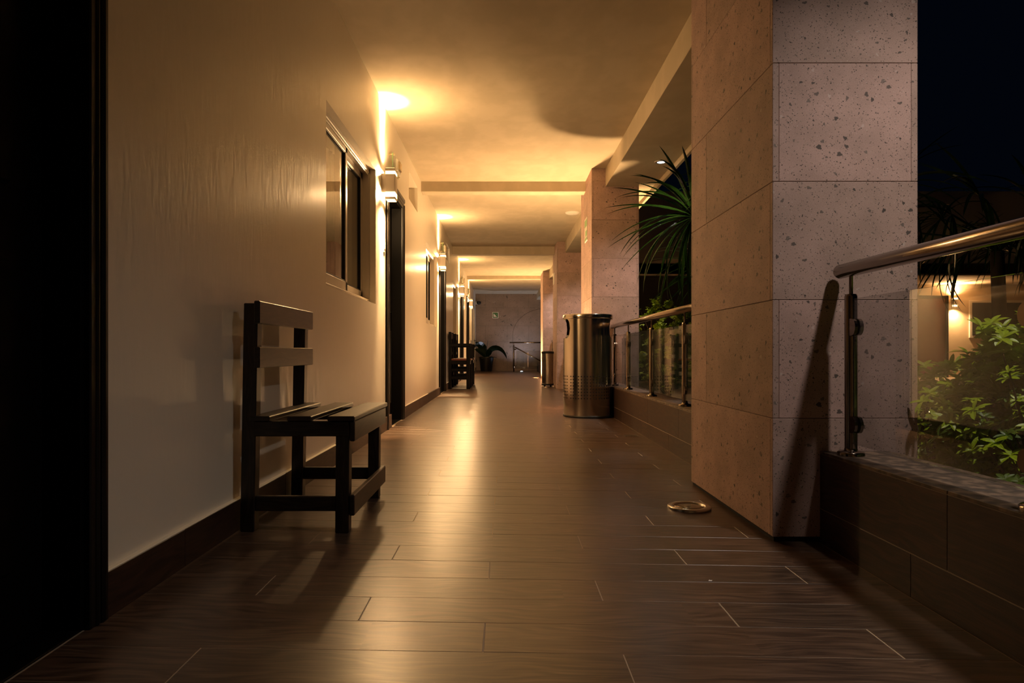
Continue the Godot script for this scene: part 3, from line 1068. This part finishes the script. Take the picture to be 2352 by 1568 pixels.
func build_bins() -> void:
	var at := Vector3(0.826, fy(0.826, 6.62), -6.62)
	var o := thing("litter_bin", "large round brushed steel bin with perforated base rows and side mouths", "bin", at)
	var r := 0.240
	var st := st_new(true)
	lathe(st, [Vector2(0.0, 0.0), Vector2(r + 0.003, 0.0), Vector2(r + 0.003, 0.022), Vector2(r - 0.004, 0.026), Vector2(0.0, 0.026)], 64)
	part("plinth", st, M.black, o)
	var sh := st_new(true)
	shell_with_mouths(sh, r, 0.024, 0.962, 0.77, 0.955, 0.62, 0.05)
	part("body", sh, M.bin_steel, o)
	var rim := st_new(true)
	lathe(rim, [Vector2(r - 0.02, 0.955), Vector2(r + 0.004, 0.955), Vector2(r + 0.006, 0.959), Vector2(r + 0.006, 0.996), Vector2(r + 0.002, 1.001), Vector2(r - 0.012, 1.001), Vector2(r - 0.016, 0.995), Vector2(0.0, 0.992)], 64)
	part("lid", rim, M.bin_steel, o)
	var inner := st_new(true)
	lathe(inner, [Vector2(r - 0.03, 0.03), Vector2(r - 0.03, 0.80), Vector2(r - 0.045, 0.80), Vector2(r - 0.045, 0.05), Vector2(0.0, 0.05)], 40)
	part("liner", inner, M.black, o)
	var holes := st_new()
	for row in 8:
		for k in 52:
			if k % 17 == 4:
				continue
			var a := TAU * k / 52.0 + 0.02
			var n := Vector3(cos(a), 0, sin(a))
			var s := Vector3(-sin(a), 0, cos(a))
			var c := n * (r + 0.0004) + Vector3(0, 0.190 + row * 0.030, 0)
			for e in 8:
				var p0: Vector3 = c + (s * cos(TAU * e / 8.0) + Vector3.UP * sin(TAU * e / 8.0)) * 0.0066
				var p1: Vector3 = c + (s * cos(TAU * (e + 1) / 8.0) + Vector3.UP * sin(TAU * (e + 1) / 8.0)) * 0.0066
				tri(holes, c, p0, p1, n)
	var hp := part("perforations", holes, M.hole, o)
	hp.set_meta("kind", "stuff")
	# slim bin
	var b := thing("litter_bin", "slim steel bin with black lid and black base by the third column", "bin", Vector3(0.785, fy(0.785, 12.1), -12.1))
	var q := 0.107
	var s1 := st_new(true)
	lathe(s1, [Vector2(q, 0.06), Vector2(q, 0.61)], 40)
	part("body", s1, M.bin_steel, b)
	var s2 := st_new(true)
	lathe(s2, [Vector2(q - 0.01, 0.60), Vector2(q + 0.006, 0.605), Vector2(q + 0.007, 0.635), Vector2(q - 0.004, 0.644), Vector2(0.0, 0.645)], 40)
	part("lid", s2, M.black, b)
	var s3 := st_new(true)
	lathe(s3, [Vector2(0.0, 0.03), Vector2(q + 0.003, 0.03), Vector2(q + 0.004, 0.062), Vector2(q - 0.01, 0.066)], 40)
	part("base", s3, M.black, b)
	for k in 4:
		var f := st_new(true)
		var a := TAU * (k + 0.5) / 4
		lathe(f, [Vector2(0.0, 0.0), Vector2(0.014, 0.0), Vector2(0.014, 0.034)], 12, Transform3D(Basis.IDENTITY, Vector3(cos(a), 0, sin(a)) * 0.078))
		part("foot", f, M.black, b)

# ---------------------------------------------------------------- railings
func build_railings() -> void:
	var words := ["steel and glass railing on the low wall at the right edge, nearest the camera", "steel and glass railing between the nearest column and the large bin", "steel and glass railing past the second column", "steel and glass railing between the third and farthest columns"]
	var posts := [[0.62, 1.395, 2.165], [3.36, 4.156, 5.09, 6.05, 6.79], [8.05, 9.0, 9.95, 10.9, 11.4], [12.6, 13.6, 14.6, 15.52]]
	var ends := [[-0.6, 2.245], [3.262, 6.94], [7.91, 11.52], [12.49, 15.665]]
	var post_mesh: ArrayMesh
	var pin_mesh: ArrayMesh
	var flange_mesh: ArrayMesh
	var clamp_mesh: ArrayMesh
	var s := st_new(true)
	lathe(s, [Vector2(0.019, 0.008), Vector2(0.019, 0.512), Vector2(0.017, 0.520), Vector2(0.0, 0.522)], 28)
	post_mesh = finish(s)
	s = st_new(true)
	lathe(s, [Vector2(0.0062, 0.515), Vector2(0.0062, 0.578), Vector2(0.014, 0.584)], 16)
	pin_mesh = finish(s)
	s = st_new(true)
	lathe(s, [Vector2(0.041, 0.0), Vector2(0.041, 0.010), Vector2(0.036, 0.014), Vector2(0.021, 0.016), Vector2(0.019, 0.024)], 32)
	flange_mesh = finish(s)
	s = st_new()
	var dshape := PackedVector2Array([Vector2(0.010, -0.027), Vector2(0.010, 0.027)])
	for k in 9:
		var t := PI / 2 - PI * k / 8.0
		dshape.append(Vector2(0.026 + cos(t) * 0.024, sin(t) * 0.027))
	prism(s, dshape, Vector3(-0.013, 0, 0), Vector3(0, 0, 1), Vector3(0, 1, 0), -0.009)
	prism(s, dshape, Vector3(0.006, 0, 0), Vector3(0, 0, 1), Vector3(0, 1, 0), -0.009)
	clamp_mesh = finish(s)
	for i in 4:
		var o := thing("railing", words[i], "railing", Vector3(RAIL_X, CURB_Y, -(ends[i][0] + ends[i][1]) / 2), 0.0, "steel and glass railings along the garden side")
		var zc: float = (ends[i][0] + ends[i][1]) / 2
		var h := st_new(true)
		var a: float = ends[i][0]
		var b: float = ends[i][1]
		var hy := 0.893 - CURB_Y
		tube(h, [Vector3(0, hy, zc - a), Vector3(0, hy, zc - a - 0.004), Vector3(0, hy, zc - b + 0.012), Vector3(0, hy, zc - b + 0.004), Vector3(0, hy, zc - b)], [0.018, 0.0235, 0.0235, 0.021, 0.014], 40)
		part("handrail", h, M.rail_steel, o)
		var ps: Array = posts[i]
		for k in ps.size():
			var z: float = zc - ps[k]
			var po := part("post", post_mesh, M.rail_steel, o, Vector3(0, 0, z))
			part("pin", pin_mesh, M.rail_steel, po)
			part("flange", flange_mesh, M.rail_steel, po)
			for side in [-1, 1]:
				if (side == -1 and k == ps.size() - 1) or (side == 1 and k == 0):
					continue
				for y in [0.101, 0.413]:
					var c := part("clamp", clamp_mesh, M.rail_steel, po, Vector3(0, y, 0))
					if side == -1:
						c.rotation.y = PI
			if k < ps.size() - 1:
				part("pane", box(-0.005, 0.005, 0.038, 0.504, ps[k] + 0.026 - zc, ps[k + 1] - 0.026 - zc, 0.0008), M.glass, o)
	# signs on the corridor faces of the columns
	var sg := thing("wall_sign", "white notice with green bands on the corridor face of the second column", "sign", Vector3(COL_X0, 1.98, -7.40))
	part("plate", box(-0.006, 0.0, -0.13, 0.13, -0.115, 0.115, 0.001), M.white, sg)
	part("green_band", box(-0.0068, -0.0055, 0.03, 0.105, -0.095, 0.095, 0.0), M.pale_green, sg)
	part("green_band", box(-0.0068, -0.0055, -0.075, -0.015, -0.095, 0.03, 0.0), M.pale_green, sg)
	part("green_band", box(-0.0068, -0.0055, -0.115, -0.092, -0.095, 0.095, 0.0), M.pale_green, sg)
	var s3 := thing("wall_sign", "plain white notice plate on the corridor face of the third column", "sign", Vector3(COL_X0, 1.97, -12.2))
	part("plate", box(-0.008, 0.0, -0.10, 0.10, -0.15, 0.15, 0.001), M.white, s3)
	part("face", box(-0.0088, -0.0075, -0.085, 0.085, -0.13, 0.13, 0.0), M.badge, s3)

# ---------------------------------------------------------------- the far end
func leaf_blade(st: SurfaceTool, root: Vector3, dir: Vector3, length: float, width: float, droop: float, fold := 0.15, n := 8, roll := 0.0) -> void:
	var p := root
	var d := dir.normalized()
	var last_l := root
	var last_r := root
	var last_c := root
	for i in range(1, n + 1):
		var t := i / float(n)
		d = (d + Vector3(0, -droop / n, 0)).normalized()
		p += d * (length / n)
		var side := d.cross(Vector3.UP)
		if side.length() < 0.05:
			side = Vector3(1, 0, 0)
		side = side.normalized()
		side = side.rotated(d, roll)
		var up := side.cross(d).normalized()
		var w := width * 0.5 * pow(sin(PI * clampf(0.06 + 0.94 * t, 0, 1)), 0.7) if i < n else 0.0
		var l := p + side * w + up * w * fold
		var r := p - side * w + up * w * fold
		quad(st, last_l, l, p, last_c, up)
		quad(st, last_c, p, r, last_r, up)
		last_l = l
		last_r = r
		last_c = p

func build_end() -> void:
	var sg := thing("wall_sign", "small square green safety sign with a white stair shape on the stone end wall", "sign", Vector3(-0.285, 1.843, -END_D))
	part("plate", box(-0.100, 0.100, -0.100, 0.100, -0.008, 0.0, 0.002), M.white, sg)
	part("green_face", box(-0.082, 0.082, -0.082, 0.082, -0.010, -0.007, 0.001), M.green, sg)
	var stair := PackedVector2Array([Vector2(-0.06, -0.055), Vector2(0.052, -0.055), Vector2(0.052, -0.042), Vector2(0.03, -0.042), Vector2(0.03, -0.018), Vector2(0.005, -0.018), Vector2(0.005, 0.006), Vector2(-0.02, 0.006), Vector2(-0.02, 0.032), Vector2(-0.045, 0.032), Vector2(-0.045, 0.052), Vector2(-0.06, 0.052)])
	var s := st_new()
	prism(s, stair, Vector3(0, 0, 0.0098), Vector3.RIGHT, Vector3.UP, 0.002)
	part("stair_symbol", s, M.white, sg)
	var s2 := st_new()
	var dot := PackedVector2Array()
	for k in 12:
		dot.append(Vector2(0.028 + cos(TAU * k / 12) * 0.011, 0.04 + sin(TAU * k / 12) * 0.011))
	prism(s2, dot, Vector3(0, 0, 0.0098), Vector3.RIGHT, Vector3.UP, 0.002)
	lbox(s2, 0.018, 0.034, 0.004, 0.027, -0.0118, -0.0098, 0.0)
	part("person_symbol", s2, M.pale_green, sg)
	# stair railing
	var yb := fy(0.4, 20.9)
	var r := thing("stair_railing", "steel stair handrail with sloping bar in front of the stone end wall", "railing", Vector3(0.30, yb, -20.9))
	var a := st_new(true)
	tube(a, [Vector3(0, 0, 0), Vector3(0, 0.83, 0)], 0.021, 16)
	var po := part("post", a, M.rail_steel, r)
	for y in [0.19, 0.70]:
		var c := st_new(true)
		tube(c, [Vector3(0.02, y, 0), Vector3(0.075, y, 0)], 0.022, 12)
		part("clamp", c, M.rail_steel, po)
	var h := st_new(true)
	tube(h, [Vector3(-0.13, 0.912, 0), Vector3(1.4, 0.912, 0)], 0.02, 14)
	tube(h, [Vector3(0, 0.82, 0), Vector3(0, 0.912, 0)], 0.007, 8)
	part("handrail", h, M.rail_steel, r)
	var g := st_new(true)
	tube(g, [Vector3(0.03, 0.77, 0.02), Vector3(1.35, 0.06, 0.02)], 0.02, 14)
	part("sloping_rail", g, M.rail_steel, r)
	part("low_rail", box(0.48, 1.4, 0.165, 0.18, -0.01, 0.01, 0.003), M.rail_steel, r)
	part("pane", box(0.075, 1.4, 0.10, 0.66, -0.004, 0.004, 0.0), M.glass, r)
	# potted plant
	var px := -0.56
	var pd := 21.1
	var p := thing("potted_plant", "large leafed plant in a black tapered pot at the end of the corridor", "plant", Vector3(px, fy(px, pd), -pd))
	var pot := st_new(true)
	lathe(pot, [Vector2(0.0, 0.0), Vector2(0.175, 0.0), Vector2(0.18, 0.01), Vector2(0.232, 0.42), Vector2(0.238, 0.45), Vector2(0.222, 0.45), Vector2(0.215, 0.40), Vector2(0.0, 0.40)], 28)
	part("pot", pot, M.pot, p)
	var soil := st_new()
	lathe(soil, [Vector2(0.21, 0.41), Vector2(0.0, 0.425)], 20)
	part("soil", soil, M.soil, p)
	for L in [[Vector3(-0.10, 1.0, 0.12), 0.95, 0.20, 3.4, 0.9], [Vector3(-0.30, 1.0, 0.2), 0.66, 0.20, 1.2, 0.9], [Vector3(0.26, 1.1, 0.1), 1.0, 0.20, 3.6, -0.9], [Vector3(0.08, 1.0, 0.10), 0.60, 0.19, 0.1, 0.9], [Vector3(-0.42, 0.75, 0.2), 0.50, 0.19, 1.1, 0.9], [Vector3(0.25, 0.8, 0.4), 0.42, 0.17, 1.2, -0.8]]:
		var lf := st_new()
		leaf_blade(lf, Vector3(0, 0.42, 0), L[0], L[1], L[2], L[3], 0.2, 12, L[4])
		part("leaf", lf, M.pot_leaf, p)
	var gc := st_new()
	for k in 90:
		var t := rng.randf() * TAU
		var rr := rng.randf_range(0.05, 0.24)
		leaf_blade(gc, Vector3(cos(t) * rr, 0.42, sin(t) * rr), Vector3(cos(t), rng.randf_range(0.3, 1.4), sin(t)), rng.randf_range(0.06, 0.15), 0.035, 1.2, 0.2, 4)
	var gco := part("ground_foliage", gc, M.palm_old, p)
	gco.set_meta("kind", "stuff")

# ---------------------------------------------------------------- garden
func whorl(sd: int) -> ArrayMesh:
	var r := RandomNumberGenerator.new()
	r.seed = sd
	var st := st_new()
	var n := 8
	for k in n:
		var t := TAU * k / n + r.randf_range(-0.2, 0.2)
		var up := r.randf_range(0.25, 0.9) if k % 2 else r.randf_range(0.0, 0.4)
		leaf_blade(st, Vector3.ZERO, Vector3(cos(t), up, sin(t)), r.randf_range(0.036, 0.054), r.randf_range(0.014, 0.019), 0.5, 0.25, 5)
	return finish(st)

func shrub(label: String, at: Vector3, size: Vector3, whorls: int, singles: int) -> void:
	var o := thing("garden_shrub", label, "shrub", at, 0.0, "leafy shrubs behind the glass railing")
	var twigs := st_new()
	var spots := []
	for k in whorls * 3:
		var t := rng.randf() * TAU
		var v := Vector3(rng.randfn(), rng.randfn() * 1.1 + 0.05, rng.randfn()).normalized() * pow(rng.randf(), 0.25)
		var p := Vector3(v.x * size.x, size.y * (0.50 + 0.50 * v.y), v.z * size.z)
		p += Vector3(rng.randf_range(-0.05, 0.05), rng.randf_range(-0.03, 0.06), rng.randf_range(-0.05, 0.05))
		spots.append(p)
	# the ones nearest the camera side first
	spots.sort_custom(func(a, b): return a.z - a.x * 0.8 > b.z - b.x * 0.8)
	for k in whorls:
		var m := part("leaf_whorl", leaf_meshes[k % leaf_meshes.size()], M.leaf if rng.randf() < 0.75 else M.leaf_dark, o)
		var p: Vector3 = spots[k]
		var axis := (Vector3(p.x / size.x * 0.6, 0.9, p.z / size.z * 0.6) + Vector3(rng.randf_range(-0.3, 0.3), 0, rng.randf_range(-0.3, 0.3))).normalized()
		var b := Basis(Quaternion(Vector3.UP, axis)) * Basis(Vector3.UP, rng.randf() * TAU)
		m.transform = Transform3D(b.scaled(Vector3.ONE * rng.randf_range(0.65, 1.05)), p)
		if k % 2 == 0:
			var mid := Vector3(p.x * 0.45 + rng.randf_range(-0.04, 0.04), p.y * 0.55, p.z * 0.45 + rng.randf_range(-0.04, 0.04))
			tube(twigs, [Vector3(p.x * 0.12, 0.0, p.z * 0.12), mid, p - axis * 0.005], [0.007, 0.005, 0.0022], 5, false)
	part("branches", twigs, M.twig, o)
	var mm := MultiMesh.new()
	mm.transform_format = MultiMesh.TRANSFORM_3D
	mm.mesh = leaf_meshes[0]
	mm.instance_count = singles
	for k in singles:
		var p2: Vector3 = spots[whorls + k % (spots.size() - whorls)] + Vector3(rng.randf_range(-0.05, 0.05), rng.randf_range(-0.05, 0.05), rng.randf_range(-0.05, 0.05))
		var b2 := Basis.from_euler(Vector3(rng.randf_range(-0.8, 0.8), rng.randf() * TAU, rng.randf_range(-0.8, 0.8)))
		mm.set_instance_transform(k, Transform3D(b2.scaled(Vector3.ONE * rng.randf_range(0.7, 1.1)), p2))
	var mi := MultiMeshInstance3D.new()
	mi.name = "inner_foliage"
	mi.multimesh = mm
	mi.material_override = M.leaf
	mi.set_meta("kind", "stuff")
	o.add_child(mi, true)

# one fan leaf: hub at the origin, opening along `face`; segments are sub-parts
func fan(o: Node3D, root: Vector3, hub: Vector3, face: Vector3, up: Vector3, radius: float, count: int, spread: float, segs: Array, m: Material) -> void:
	var st := st_new(true)
	var mid := (root + hub) / 2 + Vector3(0, 0.05, 0)
	tube(st, [root, mid, hub], [0.016, 0.013, 0.009], 8, false)
	var fr := part("frond", st, m, o)
	var x := face.normalized()
	var n := x.cross(up).normalized()        # fan normal
	var y := n.cross(x)
	for k in count:
		var t := (k / float(count - 1) - 0.5) * spread + rng.randf_range(-0.03, 0.03)
		var dir := (x * cos(t) + y * sin(t) + n * rng.randf_range(-0.12, 0.12)).normalized()
		# the segment mesh runs along +x, droops to -y
		var zz := dir.cross(Vector3.UP)
		if zz.length() < 0.08:
			zz = n
		zz = zz.normalized()
		var yy := zz.cross(dir).normalized()
		var b := Basis(dir, yy, zz)
		var s := part("leaf_segment", segs[rng.randi() % segs.size()], m, fr)
		s.transform = Transform3D(b.scaled(Vector3.ONE * radius * rng.randf_range(0.85, 1.1)), hub)

func palm_segs() -> Array:
	var out := []
	for v in 5:
		var st := st_new()
		leaf_blade(st, Vector3.ZERO, Vector3(1, 0.05 + 0.04 * v, 0), 1.0, 0.044, 0.55 + 0.38 * v, 0.5, 10)
		out.append(finish(st))
	return out

func build_garden() -> void:
	var g := st_new()
	lbox(g, 1.30, 30.0, -0.6, -0.05, -4.0, 26.0, 0.0)
	struct("ground", g, M.soil, "dark planted garden ground beyond the low wall")
	for k in 4:
		leaf_meshes.append(whorl(100 + k))
	shrub("bright green leafy shrub behind the nearest glass pane, centre of the hedge", Vector3(1.70, -0.05, -2.02), Vector3(0.31, 0.76, 0.36), 180, 1700)
	shrub("leafy shrub at the right edge of the photo behind the nearest railing", Vector3(1.70, -0.05, -1.48), Vector3(0.31, 0.74, 0.34), 140, 1500)
	shrub("small darker shrub in the gap beside the nearest column", Vector3(1.66, -0.05, -2.62), Vector3(0.16, 0.58, 0.20), 50, 200)
	shrub("dark shrub behind the second railing, under the palm", Vector3(1.95, -0.05, -4.6), Vector3(0.34, 0.66, 0.7), 60, 320)
	shrub("tall dark shrub mass in the garden beyond the second railing", Vector3(2.55, -0.05, -10.2), Vector3(0.75, 1.5, 0.6), 40, 1500)
	var segs := palm_segs()
	# palm whose fan reaches past the nearest column
	var p := thing("fan_palm", "fan palm with glossy fronds reaching out from behind the nearest column", "palm", Vector3(2.75, -0.05, -5.9))
	var tr := st_new(true)
	tube(tr, [Vector3(0, 0, 0), Vector3(0.02, 0.7, 0.0), Vector3(0.0, 1.35, 0.0)], [0.10, 0.085, 0.07], 14)
	part("trunk", tr, M.trunk, p)
	var crown := Vector3(0, 1.33, 0)
	fan(p, crown, Vector3(-1.10, 1.86, 0.05), Vector3(-1, -0.30, 0.05), Vector3(0, 1, 0.35), 0.82, 44, 4.0, segs, M.palm)
	fan(p, crown, Vector3(-0.86, 2.10, 0.25), Vector3(-0.6, 0.5, 0.1), Vector3(0.5, 0.8, 0.5), 0.44, 22, 3.0, segs, M.palm)
	fan(p, crown, Vector3(-0.75, 1.5, -0.55), Vector3(-0.8, 0.2, -0.6), Vector3(0, 1, -0.3), 0.7, 24, 3.4, segs, M.palm)
	fan(p, crown, Vector3(-0.72, 1.05, 0.3), Vector3(-1, -0.15, 0.2), Vector3(0, 1, 0.3), 0.6, 20, 3.0, segs, M.palm_old)
	fan(p, crown, Vector3(0.4, 2.0, 0.4), Vector3(0.6, 0.8, 0.4), Vector3(0, 1, -0.5), 0.7, 18, 3.4, segs, M.palm)
	# darker palms in the garden at the right
	var spots := [[Vector3(5.0, -0.05, -6.8), "dark fan palm between the nearest column and the lit wing, left of the right edge", 1.7], [Vector3(7.9, -0.05, -9.8), "dark fan palm at the far right edge in front of the lit wing", 1.9]]
	for s in spots:
		var q := thing("fan_palm", s[1], "palm", s[0])
		var hgt: float = s[2]
		var t2 := st_new(true)
		tube(t2, [Vector3(0, 0, 0), Vector3(0.03, hgt * 0.5, 0.0), Vector3(0.0, hgt, 0.0)], [0.09, 0.065, 0.06], 14)
		part("trunk", t2, M.trunk, q)
		for k in 11:
			var a := TAU * k / 11.0 + rng.randf_range(-0.2, 0.2)
			var up := rng.randf_range(0.15, 1.0)
			var d := Vector3(cos(a), up, sin(a)).normalized()
			fan(q, Vector3(0, hgt, 0), Vector3(0, hgt, 0) + d * rng.randf_range(0.5, 0.8), d + Vector3(0, -0.25, 0), Vector3(-sin(a) * 0.6, 0.9, cos(a) * 0.6), rng.randf_range(0.6, 0.8), 15, 3.0, segs, M.palm)
	# a warm garden light grazing the outer side of the second column
	var gl := thing("garden_uplight", "warm garden spotlight at the foot of the second column, outside", "garden light", Vector3(1.50, -0.05, -7.45))
	var c := st_new(true)
	lathe(c, [Vector2(0.0, 0.0), Vector2(0.045, 0.0), Vector2(0.05, 0.10), Vector2(0.042, 0.11), Vector2(0.040, 0.095), Vector2(0.0, 0.095)], 20)
	part("housing", c, M.black, gl)
	var l := st_new(true)
	lathe(l, [Vector2(0.0, 0.104), Vector2(0.04, 0.1)], 20)
	part("lens", l, M.glow_lens, gl)
	spot("garden_light", Vector3(1.50, 0.075, -7.45), Vector3(0, 1, 0), WARM, 16.0, 17.0, 1.0, 0.03)
	var gb := thing("garden_uplight", "low garden lamp glowing behind the shrubs beyond the nearest pane", "garden light", Vector3(4.25, -0.05, -6.55))
	var c2 := st_new(true)
	lathe(c2, [Vector2(0.0, 0.0), Vector2(0.09, 0.0), Vector2(0.09, 0.05), Vector2(0.0, 0.05)], 20)
	part("housing", c2, M.black, gb)
	var l3 := st_new(true)
	lathe(l3, [Vector2(0.085, 0.05), Vector2(0.085, 0.13), Vector2(0.0, 0.14)], 20)
	part("lens", l3, M.glow_lens, gb)

# ---------------------------------------------------------------- the other wing across the garden
func build_far_wing() -> void:
	var o := thing("far_wing", "opposite wing of the building across the garden with a lit ground floor", "building", Vector3(12.0, 0, -17.0))
	var P := func(called: String, x0: float, x1: float, y0: float, y1: float, d0: float, d1: float, m: Material, parent: Node3D) -> MeshInstance3D:
		return part(called, box(x0 - 12.0, x1 - 12.0, y0, y1, d0 - 17.0, d1 - 17.0, 0.004), m, parent)
	P.call("wall", 1.7, 24.0, -0.2, 2.6, 17.0, 17.3, M.far_wall, o)
	P.call("slab", 1.7, 24.0, 2.36, 2.6, 14.8, 17.3, M.far_wall, o)
	P.call("parapet", 1.7, 24.0, 2.33, 4.19, 14.8, 15.0, M.far_wall, o)
	P.call("upper_wall", 1.7, 24.0, 2.6, 4.1, 17.0, 17.3, M.far_wall, o)
	P.call("front_wall", 1.7, 9.15, -0.2, 2.36, 14.9, 15.1, M.trunk, o)
	P.call("floor", 1.7, 24.0, -0.3, 0.0, 14.8, 17.3, M.grout, o)
	var d: MeshInstance3D = P.call("door", 10.43, 11.15, 0.0, 2.0, 16.94, 17.01, M.seat_red, o)
	P.call("door_frame", 10.36, 10.43, 0.0, 2.07, 16.92, 17.01, M.dark_wood, d)
	P.call("door_frame", 11.15, 11.22, 0.0, 2.07, 16.92, 17.01, M.dark_wood, d)
	P.call("door_head", 10.36, 11.22, 2.0, 2.07, 16.92, 17.01, M.dark_wood, d)
	var w: MeshInstance3D = P.call("window", 11.78, 13.2, 1.0, 1.95, 16.96, 17.01, M.frame_paint, o)
	P.call("window_pane", 11.84, 12.46, 1.06, 1.89, 16.95, 16.97, M.room, w)
	P.call("window_pane", 12.54, 13.14, 1.06, 1.89, 16.95, 16.97, M.room, w)
	for x in [14.4]:
		P.call("pillar", x, x + 0.5, -0.2, 2.4, 14.9, 15.5, M.stone, o)
	# its wall lamp
	var at := Vector3(11.38, 1.8915, -16.99)
	var lamp := thing("wall_lamp", "bright wall lamp on the opposite wing, seen between palm leaves", "wall lamp", at)
	var f := Vector3(0, 0, 1)
	part("body", box(-0.05, 0.05, -0.057, 0.077, -0.107, 0.0, 0.003), M.alu, lamp)
	part("glowing_band", box(-0.048, 0.048, 0.077, 0.12, -0.105, -0.03, 0.002), M.glow, lamp)
	part("glowing_band", box(-0.048, 0.048, -0.10, -0.057, -0.105, -0.03, 0.002), M.glow, lamp)
	spot("wall_lamp_light", at + Vector3(0, 0.13, 0.09), Vector3(0, 1, 0.25), WARM, 9.0, 80.0, 1.0, 0.03)
	spot("wall_lamp_light", at + Vector3(0, -0.12, 0.09), Vector3(0, -1, 0.3), WARM, 7.0, 76.0, 1.0, 0.03)
